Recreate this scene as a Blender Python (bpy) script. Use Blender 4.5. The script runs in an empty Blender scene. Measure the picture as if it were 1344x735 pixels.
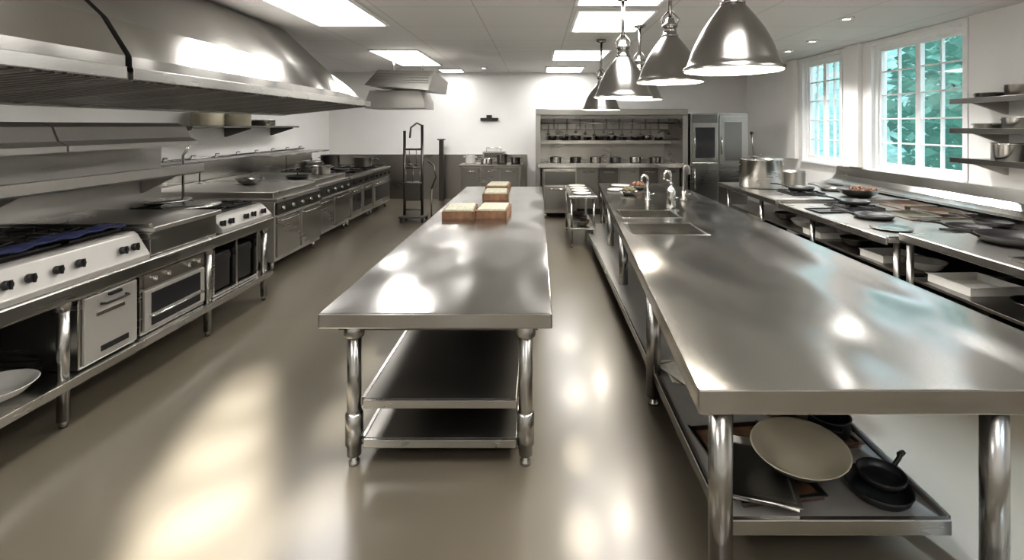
import bpy,bmesh,math,random
from mathutils import Vector,Matrix
random.seed(4)
S=bpy.context.scene; C=S.collection
pi=math.pi
CE=3.56   # ceiling height
# ---------------------------------------------------------------- materials
def _new(name):
    m=bpy.data.materials.new(name); m.use_nodes=True
    return m,m.node_tree.nodes,m.node_tree.links,m.node_tree.nodes['Principled BSDF']
def mat(name,col,rough=.5,metal=0,emit=None,es=0,vary=0.12,scale=6,bump=0):
    m,n,l,b=_new(name)
    tc=n.new('ShaderNodeTexCoord'); no=n.new('ShaderNodeTexNoise'); no.inputs['Scale'].default_value=scale; no.inputs['Detail'].default_value=4
    l.new(tc.outputs['Object'],no.inputs['Vector'])
    r=n.new('ShaderNodeValToRGB')
    r.color_ramp.elements[0].position=.3; r.color_ramp.elements[1].position=.7
    r.color_ramp.elements[0].color=(*[c*(1-vary) for c in col],1)
    r.color_ramp.elements[1].color=(*[min(1,c*(1+vary)) for c in col],1)
    l.new(no.outputs['Fac'],r.inputs['Fac']); l.new(r.outputs['Color'],b.inputs['Base Color'])
    b.inputs['Roughness'].default_value=rough; b.inputs['Metallic'].default_value=metal
    if bump:
        bp=n.new('ShaderNodeBump'); bp.inputs['Strength'].default_value=bump; bp.inputs['Distance'].default_value=.01
        l.new(no.outputs['Fac'],bp.inputs['Height']); l.new(bp.outputs['Normal'],b.inputs['Normal'])
    if emit:
        b.inputs['Emission Color'].default_value=(*emit,1); b.inputs['Emission Strength'].default_value=es
    return m
def steel(name,col,rough=.27,brush=(2,2,40),wave=.0,dr=.05,ws=1.2,cv=.06,wmap=(1,1,1)):
    m,n,l,b=_new(name)
    tc=n.new('ShaderNodeTexCoord'); mp=n.new('ShaderNodeMapping'); mp.inputs['Scale'].default_value=brush
    l.new(tc.outputs['Object'],mp.inputs['Vector'])
    no=n.new('ShaderNodeTexNoise'); no.inputs['Scale'].default_value=1.0; no.inputs['Detail'].default_value=1
    l.new(mp.outputs['Vector'],no.inputs['Vector'])
    m2=n.new('ShaderNodeMapping'); m2.inputs['Scale'].default_value=wmap; l.new(tc.outputs['Object'],m2.inputs['Vector'])
    n2=n.new('ShaderNodeTexNoise'); n2.inputs['Scale'].default_value=ws; n2.inputs['Detail'].default_value=0
    l.new(m2.outputs['Vector'],n2.inputs['Vector'])
    mx=n.new('ShaderNodeMixRGB'); mx.inputs[0].default_value=.8; l.new(no.outputs['Fac'],mx.inputs[1]); l.new(n2.outputs['Fac'],mx.inputs[2])
    mr=n.new('ShaderNodeMapRange'); mr.inputs['From Min'].default_value=.3; mr.inputs['From Max'].default_value=.7
    mr.inputs['To Min'].default_value=rough-dr; mr.inputs['To Max'].default_value=rough+dr
    l.new(mx.outputs[0],mr.inputs['Value']); l.new(mr.outputs['Result'],b.inputs['Roughness'])
    r=n.new('ShaderNodeValToRGB'); r.color_ramp.elements[0].position=.3; r.color_ramp.elements[1].position=.7
    r.color_ramp.elements[0].color=(*[c*(1-cv) for c in col],1); r.color_ramp.elements[1].color=(*[min(1,c*(1+cv)) for c in col],1)
    l.new(mx.outputs[0],r.inputs['Fac']); l.new(r.outputs['Color'],b.inputs['Base Color'])
    b.inputs['Metallic'].default_value=1
    if wave:
        bp=n.new('ShaderNodeBump'); bp.inputs['Strength'].default_value=wave; bp.inputs['Distance'].default_value=.1
        l.new(n2.outputs['Fac'],bp.inputs['Height']); l.new(bp.outputs['Normal'],b.inputs['Normal'])
    return m
ST=steel('brushed_steel',(.51,.50,.475),.25)
STT=steel('table_top_steel',(.52,.51,.49),.20,(8,1,1),wave=.50,dr=.02,ws=1.5,cv=.02,wmap=(1.7,.8,1))
STH=steel('hood_steel',(.47,.455,.43),.23,(3,3,3),wave=.35,dr=.04,ws=1.0,wmap=(.6,2.2,.4))
STC=steel('counter_steel',(.52,.50,.475),.31,(2,8,2),wave=.2,ws=2)
SAT=mat('satin_steel',(.46,.445,.42),.36,.55,vary=.05,scale=2)
FIL=mat('filter_metal',(.30,.285,.26),.42,.5,vary=.06,scale=2)
STD=steel('dark_steel',(.17,.165,.155),.33)
STM=steel('mid_steel',(.31,.30,.28),.32)
STW=steel('warm_steel',(.42,.40,.365),.32)
CHR=steel('polished_steel',(.60,.59,.57),.13,dr=.03)
LMP=steel('lamp_steel',(.33,.32,.305),.23,(2,2,30),dr=.04)
LEG=steel('leg_steel',(.46,.45,.43),.25,(2,2,2))
BLK=mat('black_iron',(.014,.013,.013),.42)
BLKG=mat('black_glass',(.02,.02,.022),.1)
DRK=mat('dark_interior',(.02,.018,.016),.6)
WHT=mat('white_ceramic',(.66,.65,.62),.25,vary=.04)
CRM=mat('cream_enamel',(.48,.44,.34),.3,vary=.06,scale=3)
WOODO=mat('brown_wood',(.165,.088,.05),.5,scale=14,vary=.3)
PGRN=mat('pale_green_paper',(.44,.43,.34),.5,vary=.25,scale=25)
BRN=mat('baked_brown',(.13,.075,.045),.45,vary=.5,scale=12)
FOOD=mat('cooked_food',(.13,.06,.03),.5,vary=.6,scale=40,bump=.6)
GRNF=mat('herb_food',(.08,.07,.035),.5,vary=.6,scale=40)
BLUE=mat('blue_cloth',(.014,.020,.07),.8,vary=.4,scale=30,bump=.3)
COP=mat('copper_brown',(.17,.10,.06),.3,.6)
PAP=mat('paper',(.66,.64,.57),.7,vary=.1,scale=20)
WAL=mat('wall_paint',(.84,.83,.81),.6,vary=.015,scale=2)
TRM=mat('white_trim_paint',(.84,.84,.83),.4,vary=.02)
EMI=mat('light_diffuser',(.9,.9,.88),.4,emit=(1,.98,.955),es=16)
EMH=mat('added_strip_glow',(.9,.9,.88),.4,emit=(1,.98,.94),es=12)  # glow for the added strips under the hoods
BULB=mat('bulb_glow',(.9,.9,.85),.4,emit=(1,.93,.8),es=16)
LEAF=mat('foliage',(.06,.16,.12),.6,vary=.8,scale=1.1,emit=(.15,.35,.31),es=.65)  # leaves glow by themselves: daylight put into the material
LEAF2=mat('light_foliage',(.26,.42,.39),.6,vary=.5,scale=1.1,emit=(.46,.74,.76),es=.75)  # brighter leaves, daylight likewise put in as a glow
BARK=mat('bark',(.12,.10,.08),.9)
GRS=mat('lawn',(.12,.20,.12),.9)
INW=mat('lamp_inner_white',(.85,.82,.74),.5,vary=.02)
def floor_mat():
    m,n,l,b=_new('epoxy_floor')
    tc=n.new('ShaderNodeTexCoord'); n1=n.new('ShaderNodeTexNoise'); n1.inputs['Scale'].default_value=.7; n1.inputs['Detail'].default_value=2
    l.new(tc.outputs['Object'],n1.inputs['Vector'])
    r=n.new('ShaderNodeValToRGB'); r.color_ramp.elements[0].color=(.128,.111,.084,1); r.color_ramp.elements[1].color=(.152,.134,.104,1)
    r.color_ramp.elements[0].position=.3; r.color_ramp.elements[1].position=.7
    l.new(n1.outputs['Fac'],r.inputs['Fac']); l.new(r.outputs['Color'],b.inputs['Base Color'])
    b.inputs['Roughness'].default_value=.28
    b.inputs['Specular IOR Level'].default_value=.6
    b.inputs['Coat Weight'].default_value=.15; b.inputs['Coat Roughness'].default_value=.15
    return m
FLR=floor_mat()
def ceil_mat():
    m,n,l,b=_new('ceiling_tiles')
    tc=n.new('ShaderNodeTexCoord'); br=n.new('ShaderNodeTexBrick'); br.offset=0; br.squash=1
    br.inputs['Color1'].default_value=(.62,.61,.595,1); br.inputs['Color2'].default_value=(.60,.59,.575,1); br.inputs['Mortar'].default_value=(.45,.44,.425,1)
    br.inputs['Scale'].default_value=1; br.inputs['Mortar Size'].default_value=.01; br.inputs['Brick Width'].default_value=1.25; br.inputs['Row Height'].default_value=1.25
    l.new(tc.outputs['Object'],br.inputs['Vector']); l.new(br.outputs['Color'],b.inputs['Base Color']); b.inputs['Roughness'].default_value=.6
    return m
CEI=ceil_mat()
def glass_mat():
    m=bpy.data.materials.new('window_glass'); m.use_nodes=True; n=m.node_tree.nodes; l=m.node_tree.links; n.clear()
    o=n.new('ShaderNodeOutputMaterial'); t=n.new('ShaderNodeBsdfTransparent'); g=n.new('ShaderNodeBsdfGlossy'); g.inputs['Roughness'].default_value=.03
    t.inputs['Color'].default_value=(.95,.98,.99,1)
    x=n.new('ShaderNodeMixShader'); x.inputs[0].default_value=.05
    l.new(t.outputs[0],x.inputs[1]); l.new(g.outputs[0],x.inputs[2]); l.new(x.outputs[0],o.inputs['Surface'])
    return m
GLS=glass_mat()
# ---------------------------------------------------------------- mesh builder
class MB:
    def __init__(s): s.bm=bmesh.new(); s.mats=[]; s.M=None
    def mi(s,m):
        if m not in s.mats: s.mats.append(m)
        return s.mats.index(m)
    def v(s,p):
        p=Vector(p)
        return s.bm.verts.new(s.M@p if s.M else p)
    def loft(s,rings,m,cyc=True,cap=(True,True),smooth=False,bev=0):
        k=s.mi(m); R=[[s.v(p) for p in r] for r in rings]; F=[]
        n=len(R[0])
        for a,b in zip(R,R[1:]):
            for i in range(n if cyc else n-1):
                j=(i+1)%n; F.append(s.bm.faces.new((a[i],a[j],b[j],b[i])))
        for f in F: f.smooth=smooth
        if cap[0]: F.append(s.bm.faces.new(R[0][::-1]))
        if cap[1]: F.append(s.bm.faces.new(R[-1]))
        for f in F: f.material_index=k
        if bev:
            E={e for f in F for e in f.edges}
            bmesh.ops.bevel(s.bm,geom=list(E),offset=bev,segments=2,affect='EDGES',profile=.5,clamp_overlap=True)
        return s
    def box(s,x0,x1,y0,y1,z0,z1,m,bev=0):
        return s.loft([[(x0,y0,z0),(x1,y0,z0),(x1,y1,z0),(x0,y1,z0)],[(x0,y0,z1),(x1,y0,z1),(x1,y1,z1),(x0,y1,z1)]],m,bev=bev)
    def prism(s,pts,z0,z1,m,bev=0):
        return s.loft([[(x,y,z0) for x,y in pts],[(x,y,z1) for x,y in pts]],m,bev=bev)
    def ext(s,prof,y0,y1,m,bev=0,smooth=False):
        return s.loft([[(x,y0,z) for x,z in prof],[(x,y1,z) for x,z in prof]],m,bev=bev,smooth=smooth)
    def lathe(s,prof,m,c=(0,0,0),seg=32,smooth=True,cap=(True,True)):
        rings=[[(c[0]+max(r,.0008)*math.cos(2*pi*i/seg),c[1]+max(r,.0008)*math.sin(2*pi*i/seg),c[2]+z) for i in range(seg)] for r,z in prof]
        return s.loft(rings,m,cap=cap,smooth=smooth)
    def tube(s,path,r,m,seg=10):
        P=[Vector(p) for p in path]; rings=[]
        up=Vector((0,0,1))
        for i,p in enumerate(P):
            t=(P[min(i+1,len(P)-1)]-P[max(i-1,0)]).normalized()
            a=t.cross(up)
            if a.length<.05: a=t.cross(Vector((1,0,0)))
            if i and (a.normalized()).dot(la)<0: a=-a
            a.normalize(); la=a; b=t.cross(a)
            rr=r[i] if isinstance(r,(list,tuple)) else r
            rings.append([p+a*rr*math.cos(2*pi*k/seg)+b*rr*math.sin(2*pi*k/seg) for k in range(seg)])
        return s.loft(rings,m,smooth=True)
    def cyl(s,p0,p1,r,m,r1=None,seg=16):
        return s.tube([p0,p1],[r,r if r1 is None else r1],m,seg)
    def mesh(s,name,org):
        bmesh.ops.recalc_face_normals(s.bm,faces=s.bm.faces[:])
        me=bpy.data.meshes.new(name); 
        bmesh.ops.translate(s.bm,vec=-Vector(org),verts=s.bm.verts[:])
        s.bm.to_mesh(me); s.bm.free()
        for m in s.mats: me.materials.append(m)
        return me
ORG={}
def thing(name,label,cat,org=(0,0,0),group=None):
    e=bpy.data.objects.new(name,None); e.empty_display_size=.1; C.objects.link(e)
    e.location=org; ORG[e]=Vector(org); e['label']=label; e['category']=cat
    if group: e['group']=group
    return e
def part(mb,parent,name,label=None):
    o=bpy.data.objects.new(name,mb.mesh(name,ORG[parent])); C.objects.link(o); o.parent=parent; ORG[o]=ORG[parent]
    if label: o['label']=label
    return o
def top(mb,name,label,cat,org=None,group=None,kind=None):
    if org is None:
        vs=[v.co for v in mb.bm.verts]
        org=((min(v.x for v in vs)+max(v.x for v in vs))/2,(min(v.y for v in vs)+max(v.y for v in vs))/2,min(v.z for v in vs))
    o=bpy.data.objects.new(name,mb.mesh(name,org)); C.objects.link(o); o.location=org; ORG[o]=Vector(org)
    if kind: o['kind']=kind
    else: o['category']=cat
    if label: o['label']=label
    if group: o['group']=group
    return o
def place(o,loc,rot=0,tilt=(0,0)):
    o.location=loc; o.rotation_euler=(tilt[0],tilt[1],rot); return o
def dup(root,loc,rot=0,label=None,sc=1,tilt=(0,0)):
    def cp(o,par):
        c=o.copy(); C.objects.link(c)
        if par: c.parent=par
        for ch in list(o.children): cp(ch,c)
        return c
    c=cp(root,None); c.location=loc; c.rotation_euler=(tilt[0],tilt[1],rot); c.scale=(sc,sc,sc)
    if label: c['label']=label
    return c
# ---------------------------------------------------------------- structure
XL,XR,YB,YR=-5.9,5.9,14.0,-3.0
b=MB(); b.box(XL-.2,XR+.2,YR-.2,YB+.2,-.12,0,FLR); top(b,'floor','glossy taupe poured resin floor','',kind='structure',org=(0,0,0))
b=MB(); b.box(XL-.2,XR+.2,YR-.2,YB+.2,CE,CE+.15,CEI); top(b,'ceiling','white suspended tile ceiling','',kind='structure',org=(.45,0,CE))
b=MB(); b.box(XL-.2,XL,YR-.2,YB+.2,0,CE,WAL); top(b,'wall_left','white painted wall','',kind='structure')
b=MB(); b.box(XL,XR,YB,YB+.2,0,CE,WAL); top(b,'wall_back','white painted wall','',kind='structure')
b=MB(); b.box(XL,XR,YR-.2,YR,0,CE,WAL); top(b,'wall_rear','white painted wall','',kind='structure')
W1=(6.86,8.73); W2=(9.66,11.0); WZ=(1.30,3.46)
b=MB()
for y0,y1 in ((YR-.2,W1[0]),(W1[1],W2[0]),(W2[1],YB+.2)): b.box(XR,XR+.25,y0,y1,0,CE,WAL)
for w in (W1,W2):
    b.box(XR,XR+.25,w[0],w[1],0,WZ[0],WAL); b.box(XR,XR+.25,w[0],w[1],WZ[1],CE,WAL)
top(b,'wall_right','white painted wall with two window openings','',kind='structure')
b=MB()
for y0,y1 in ((9.0,9.4),(11.2,11.6)): b.box(XR-.09,XR-.002,y0,y1,1.3,CE-.002,WAL,.01)
top(b,'trim_1','white wall pilasters beside the windows','',kind='structure')
def window(i,w,nsash,cols,rows):
    b=MB(); x0,x1=XR+.08,XR+.15; y0,y1=w; z0,z1=WZ
    t=.06
    b.box(x0-.03,x1,y0,y0+t,z0,z1,TRM); b.box(x0-.03,x1,y1-t,y1,z0,z1,TRM)
    b.box(x0-.03,x1,y0+t,y1-t,z0,z0+t,TRM); b.box(x0-.03,x1,y0+t,y1-t,z1-t,z1,TRM)
    ws=(y1-y0-2*t)/nsash
    for s in range(nsash):
        a=y0+t+s*ws; c=a+ws
        b.box(x0,x1,a,a+.05,z0+t,z1-t,TRM); b.box(x0,x1,c-.05,c,z0+t,z1-t,TRM)
        b.box(x0,x1,a+.05,c-.05,z0+t,z0+t+.06,TRM); b.box(x0,x1,a+.05,c-.05,z1-t-.05,z1-t,TRM)
        for k in range(1,cols):
            yy=a+.05+(c-a-.1)*k/cols; b.box(x0+.01,x1-.01,yy-.012,yy+.012,z0+t,z1-t,TRM)
        for k in range(1,rows):
            zz=z0+t+(z1-z0-2*t)*k/rows
            b.box(x0+.015,x1-.015,a+.05,c-.05,zz-.012,zz+.012,TRM)
    o=top(b,'window_%d'%i,'white wooden multi-pane sash window','',kind='structure',org=(x0,(y0+y1)/2,z0))
    g=MB(); g.box(x0+.03,x0+.036,y0+t,y1-t,z0+t,z1-t,GLS); part(g,o,'window_pane')
    b=MB(); b.box(XR-.06,XR+.08,y0-.06,y1+.06,z0-.045,z0-.001,TRM,.006)
    b.box(XR-.022,XR-.001,y0-.08,y0-.001,z0,z1,TRM); b.box(XR-.022,XR-.001,y1+.001,y1+.08,z0,z1,TRM); b.box(XR-.022,XR-.001,y0-.08,y1+.08,z1,z1+.08,TRM)
    top(b,'trim_%d'%(i+1),'white window casing and sill','',kind='structure')
window(1,W1,2,2,5); window(2,W2,2,2,5)
b=MB(); b.box(XL+.001,-.3,YB-.03,YB-.001,.0,1.25,STW); 
top(b,'trim_4','brushed steel wall cladding along the lower wall','',kind='structure')
b=MB(); b.box(XR-.03,XR-.001,YR,YB-.04,0,.12,TRM); top(b,'baseboard_right','white baseboard','',kind='structure')
# outside
b=MB(); b.box(6.3,60,-10,60,-.4,-.3,GRS); top(b,'ground','green lawn outside the windows','',kind='structure')
def tree(seed,m):
    random.seed(seed)
    t=thing('tree','leafy green tree standing outside the windows','tree',group='trees outside the windows')
    b=MB(); b.tube([(0,0,0),(.05,.02,1.4),(-.05,.05,2.8),(.1,0,4.2)],[.2,.15,.12,.05],BARK,10)
    for k in range(6):
        a=k*1.1; b.tube([(0,0,1.6+k*.35),(.9*math.cos(a),.9*math.sin(a),2.4+k*.4)],[.06,.02],BARK,6)
    part(b,t,'trunk')
    b=MB(); k=b.mi(m)
    for i in range(2600):
        u=random.random()*2*pi; w=random.random()*2-1; r=random.random()**.4
        q=math.sqrt(1-w*w); p=Vector((1.7*r*q*math.cos(u),1.7*r*q*math.sin(u),2.9+2.5*r*w))
        R=Matrix.Rotation(random.random()*6,3,'Z')@Matrix.Rotation(random.random()*6,3,'X')
        s=.12+.12*random.random()
        vs=[b.bm.verts.new(p+R@Vector(c)) for c in ((-s,0,0),(0,-s*.6,0),(s,0,0),(0,s*.6,0))]
        f=b.bm.faces.new(vs); f.material_index=k
    part(b,t,'foliage'); return t
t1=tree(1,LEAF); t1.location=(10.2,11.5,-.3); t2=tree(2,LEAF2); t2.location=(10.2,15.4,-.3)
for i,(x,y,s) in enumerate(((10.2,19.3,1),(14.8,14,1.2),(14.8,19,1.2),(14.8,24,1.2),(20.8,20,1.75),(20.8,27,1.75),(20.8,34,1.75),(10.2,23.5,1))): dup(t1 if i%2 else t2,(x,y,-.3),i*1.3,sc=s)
random.seed(7)
# ceiling lights
def clight(x0,x1,y0,y1):
    t=thing('ceiling_light','recessed rectangular fluorescent ceiling panel, switched on','ceiling light',((x0+x1)/2,(y0+y1)/2,CE-.03),'ceiling light panels')
    b=MB(); z0,z1=CE-.03,CE-.001
    b.box(x0,x0+.04,y0,y1,z0,z1,TRM); b.box(x1-.04,x1,y0,y1,z0,z1,TRM); b.box(x0+.04,x1-.04,y0,y0+.04,z0,z1,TRM); b.box(x0+.04,x1-.04,y1-.04,y1,z0,z1,TRM)
    part(b,t,'frame')
    b=MB(); b.box(x0+.04,x1-.04,y0+.04,y1-.04,CE-.015,CE-.002,EMI); part(b,t,'diffuser')
for a in ((-3.25,-2.2,5.5,7.35),(-3.35,-2.35,9.7,12.2),(-2.65,-2.0,13.0,13.7),(.5,1.55,6.35,7.8),(.45,1.5,4.6,6.1),(.3,1.45,9.7,11.2),(.2,1.2,12.5,13.7),
          (-3.25,-2.2,1.2,3.2),(.4,1.5,.6,2.4),(-3.2,-2.2,-2.0,-.4),(.4,1.5,-2.0,-.4),(3.2,4.2,.4,2.4)): clight(*a)  # this row of panels is out of view, added for extra light
def spotl(loc,tgt,e,size,blend,col,soft,par=None):
    L=bpy.data.lights.new('spot_light','SPOT'); L.energy=e; L.spot_size=size; L.spot_blend=blend; L.color=col; L.shadow_soft_size=soft
    o=bpy.data.objects.new('spot_light',L); C.objects.link(o)
    o.rotation_euler=(Vector(tgt)-Vector(loc)).to_track_quat('-Z','Y').to_euler()
    if par: o.parent=par; o.location=Vector(loc)-Vector(par.location)
    else: o.location=loc
DLS=[]
dl=None
for x,y,e in ((5.0,9.9,300),(4.85,8.75,300),(3.9,12.3,25),(-1.4,12.8,25),(4.3,6.9,340),(4.2,5.2,300)):
    if dl is None:
        dl=thing('downlight','small round recessed ceiling downlight, lit','ceiling light',group='ceiling downlights')
        b=MB(); b.lathe([(.05,0),(.09,0),(.1,.02),(.05,.02)],TRM,seg=24,cap=(False,False)); part(b,dl,'trim_ring')
        b=MB(); b.lathe([(.05,.005),(.05,.02)],BULB,seg=24); part(b,dl,'lens'); dl.location=(x,y,CE-.021); d=dl
    else: d=dup(dl,(x,y,CE-.021))
    DLS.append((d,e))
for d,e in DLS: spotl((d.location.x,d.location.y,CE-.04),(d.location.x-.3,d.location.y-.2,0),e,2.2,.6,(1,.98,.95),.09,d)
# ---------------------------------------------------------------- hoods
def hood(y0,y1,hip,filt):
    t=thing('range_hood','large sloping stainless steel extraction hood over the cooking line','range hood',(-4.4,(y0+y1)/2,2.42),'extraction hoods')
    P=[(-3.0,2.46),(-3.0,2.56),(-3.9,3.54),(-5.88,3.54),(-5.88,2.46)]
    P=[(-3.0,2.46),(-3.0,2.57),(-3.18,2.86),(-3.9,3.54),(-5.88,3.54),(-5.88,2.46)]
    def ring(y,k): return [(x,y,2.46+(z-2.46)*k) for x,z in P]
    ks=[(y0,1),(y1,1)] if not hip else [(y0,1),(y1-1.25,1),(y1-.5,.62),(y1,.14)]
    b=MB(); b.loft([ring(y,k) for y,k in ks],STH)
    o=part(b,t,'hood_shell')
    b=MB(); z0=2.40
    b.box(-3.03,-2.985,y0,y1,z0,2.49,ST,.004); b.box(-5.88,-5.84,y0,y1,z0,2.458,ST); b.box(-5.84,-4.62,y0,y0+.04,z0,2.458,ST); b.box(-5.84,-4.62,y1-.04,y1,z0,2.458,ST)
    b.box(-4.62,-4.5,y0,y1,2.24,2.458,SAT)
    for yy in (y0,y1-.03): b.ext([(-3.03,2.40),(-3.03,2.458),(-4.5,2.458),(-4.5,2.25)],yy,yy+.03,SAT)
    part(b,t,'drip_channel')
    n=filt; w=(y1-y0-.1)/n
    def pl(x0,x1,d,th):
        f=lambda x:2.42+(x+3.04)*(.14/1.44)
        return [(x0,f(x0)-d),(x0,f(x0)-d+th),(x1,f(x1)-d+th),(x1,f(x1)-d)]
    for i in range(n):
        a=y0+.05+i*w
        b=MB(); b.ext(pl(-3.05,-4.48,0,.01),a+.008,a+w-.008,STD)
        k=7
        for j in range(k):
            yy=a+.04+(w-.08)*j/(k-1); b.ext(pl(-3.08,-4.46,.022,.02),yy-.022,yy+.022,FIL)
        b.ext(pl(-3.05,-4.48,.03,.03),a-.004,a+.016,SAT)
        part(b,t,'grease_filter','ribbed baffle filter')
    for i in range(max(2,filt//2)):
        a=y0+(y1-y0)*(i+.5)/max(2,filt//2)
        b=MB(); b.box(-5.1,-4.95,a-.3,a+.3,2.43,2.459,EMH,.006); part(b,t,'added_glow_strip','added glowing strip')  # made-up glowing strips, added under the hood to brighten the left wall
    return t
hood(1.2,3.60,False,4); hood(3.66,8.85,True,9)
t=thing('extractor_hood','slanted steel extractor hood with dark filter hanging from the ceiling','range hood',(-2.95,10.7,2.5))
b=MB(); b.ext([(-3.6,2.42),(-2.35,2.42),(-2.35,2.56),(-2.45,2.80),(-3.5,2.80),(-3.6,2.56)],10.3,11.2,SAT,.01); part(b,t,'hood_shell')
b=MB()
b.loft([[(-3.4,9.7,2.86),(-2.15,9.7,2.76),(-2.0,10.8,2.74),(-3.35,10.8,2.84)],[(-3.15,9.75,3.16),(-2.05,9.75,3.14),(-1.95,10.75,3.0),(-3.1,10.75,3.12)]],STM)
for i in range(5):
    z=2.90+i*.05; b.box(-3.3+i*.04,-2.15+i*.01,9.69-.0,9.73,z,z+.012,FIL)
part(b,t,'grease_filter','dark ribbed filter housing')
b=MB(); 
for x in (-3.0,-2.4): b.cyl((x,10.3,3.05),(x,10.3,CE-.002),.02,LEG)
b.cyl((-3.0,10.5,2.78),(-3.0,10.5,2.9),.02,LEG); b.cyl((-2.5,10.5,2.78),(-2.5,10.5,2.9),.02,LEG)
part(b,t,'hanger_rod')
# ---------------------------------------------------------------- pendants
PEN=[(1.22,3.1,2.40,1.0),(1.20,4.5,2.45,1.0),(.98,5.7,2.38,1.12),(1.5,7.3,2.44,1.1),(1.1,8.6,2.33,1.1)]
def pendant(x,y,z,sc):
    t=thing('pendant_lamp','polished steel bell-shaped pendant lamp hanging over the worktable','pendant lamp',(0,0,0),'pendant lamps over the worktable')
    b=MB(); q=1.16
    out=[(.30,0),(.302,.018),(.280,.03),(.268,.06),(.250,.105),(.224,.16),(.188,.22),(.142,.28),(.098,.33),(.07,.36)]
    out=[(r,zz*q) for r,zz in out]
    inn=[(r-.008,zz+.002) for r,zz in out[::-1]]
    b.lathe(out,LMP,seg=48,cap=(False,False)); b.lathe(inn,INW,seg=48,cap=(True,False)); b.lathe([(.292,.002),(.30,0)],LMP,seg=48,cap=(False,False))
    part(b,t,'lamp_shade')
    b=MB(); z0=.36*q
    b.lathe([(.072,z0-.005),(.076,z0+.012),(.06,z0+.022),(.056,z0+.08),(.07,z0+.088),(.07,z0+.11),(.045,z0+.125),(.035,z0+.165),(.02,z0+.175)],LMP,seg=24); part(b,t,'socket_cap')
    b=MB(); L=(CE-z)/sc-.004; b.cyl((0,0,z0+.17),(0,0,L-.03),.018,LMP); b.lathe([(.02,L-.06),(.075,L-.04),(.08,L-.002)],LMP,seg=24)
    for a in (0,pi): b.tube([(.055*math.cos(a),0,z0+.09),(.08*math.cos(a),0,z0+.16),(.016*math.cos(a),0,z0+.23)],.008,LMP,6)
    part(b,t,'stem')
    b=MB(); b.lathe([(.01,.11),(.05,.13),(.065,.18),(.05,.23),(.025,.28),(.025,.35)],BULB,seg=20); part(b,t,'bulb')
    t.location=(x,y,z); t.scale=(sc,)*3
    L=bpy.data.lights.new('bulb_light','POINT'); L.energy=50; L.color=(1,.93,.82); L.shadow_soft_size=.06
    lo=bpy.data.objects.new('bulb_light',L); C.objects.link(lo); lo.parent=t; lo.location=(0,0,.06)
for p in PEN: pendant(*p)
# ---------------------------------------------------------------- cookware builders
def fpan(r=.2,h=.05,m=BLK,mi=None,L=.28,label='black iron frying pan',cat='frying pan',group=None):
    t=thing('frying_pan',label,cat,group=group); mi=mi or m
    b=MB(); b.lathe([(.0,0),(r*.8,0),(r*.9,h*.3),(r,h),(r-.008,h+.002),(r*.88,h*.35),(r*.78,.008),(0,.007)],m,seg=36); part(b,t,'pan_body')
    b=MB(); b.tube([(r*.95,0,h*.7),(r+.06,0,h+.015),(r+L*.6,0,h+.03),(r+L,0,h+.03)],[.012,.011,.014,.012],m,8); part(b,t,'handle')
    return t
def pot(r=.15,h=.15,m=ST,label='stainless steel cooking pot',lid=False,name='cooking_pot',cat='pot',group=None):
    t=thing(name,label,cat,group=group)
    b=MB(); b.lathe([(0,0),(r*.95,0),(r,.012),(r,h-.01),(r+.008,h),(r-.004,h),(r-.006,.02),(0,.012)],m,seg=36); part(b,t,'pot_body')
    for s in (-1,1):
        b=MB(); b.tube([(s*r,-.045,h*.8),(s*(r+.04),-.04,h*.82),(s*(r+.04),.04,h*.82),(s*r,.045,h*.8)],.008,m,8); part(b,t,'handle')
    if lid:
        b=MB(); b.lathe([(r+.006,h+.001),(r+.006,h+.01),(r*.6,h+.03),(0,h+.036)],m,seg=36); 
        b.lathe([(.01,h+.03),(.012,h+.05),(.028,h+.06),(.02,h+.072),(0,h+.074)],BLK,seg=16); part(b,t,'lid')
    return t
def bowl(r=.18,h=.08,m=ST,label='shallow stainless steel bowl',name='bowl',cat='bowl',group=None,food=None):
    b=MB(); b.lathe([(0,0),(r*.45,0),(r*.75,h*.35),(r,h),(r+.006,h+.004),(r-.004,h+.004),(r*.72,h*.42),(r*.42,.012),(0,.01)],m,seg=36)
    o=top(b,name,label,cat,org=(0,0,0),group=group)
    if food:
        f=MB()
        for i in range(26):
            a=random.random()*6.28; q=r*.72*math.sqrt(random.random()); s=.022+.02*random.random()
            f.lathe([(0,-s),(s*.8,-s*.5),(s,0),(s*.7,s*.6),(0,s)],food,c=(q*math.cos(a),q*math.sin(a),h*.55+ .03*(1-q/r)+s),seg=8)
        part(f,o,'food')
    return o
def plate(r,m,label,group=None):
    b=MB(); b.lathe([(0,0),(r*.6,0),(r,.018),(r,.024),(r*.6,.008),(0,.008)],m,seg=32); return top(b,'plate',label,'plate',org=(0,0,0),group=group)
def tray(w,d,h,m,label,name='tray',cat='tray',inner=None,group=None):
    b=MB(); t=.008
    b.box(-w/2,w/2,-d/2,d/2,0,.008,inner or m)
    for a in ((-w/2,w/2,-d/2,-d/2+t),(-w/2,w/2,d/2-t,d/2),(-w/2,-w/2+t,-d/2+t,d/2-t),(w/2-t,w/2,-d/2+t,d/2-t)): b.box(*a,.008,h,m)
    b.box(-w/2-.012,w/2+.012,-d/2-.012,-d/2,h-.006,h,m); b.box(-w/2-.012,-w/2,-d/2,d/2+.012,h-.006,h,m); b.box(w/2,w/2+.012,-d/2,d/2+.012,h-.006,h,m)
    return top(b,name,label,cat,org=(0,0,0),group=group)
def knob(par,x,y,z,r=.03,m=BLK):
    b=MB(); b.cyl((x-.002,y,z),(x+.03,y,z+.006),r,m,r*.85); b.box(x+.03,x+.042,y-.006,y+.006,z-r*.8,z+r*.8+.01,m)
    part(b,par,'knob','black control knob' if m is BLK else None)
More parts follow.
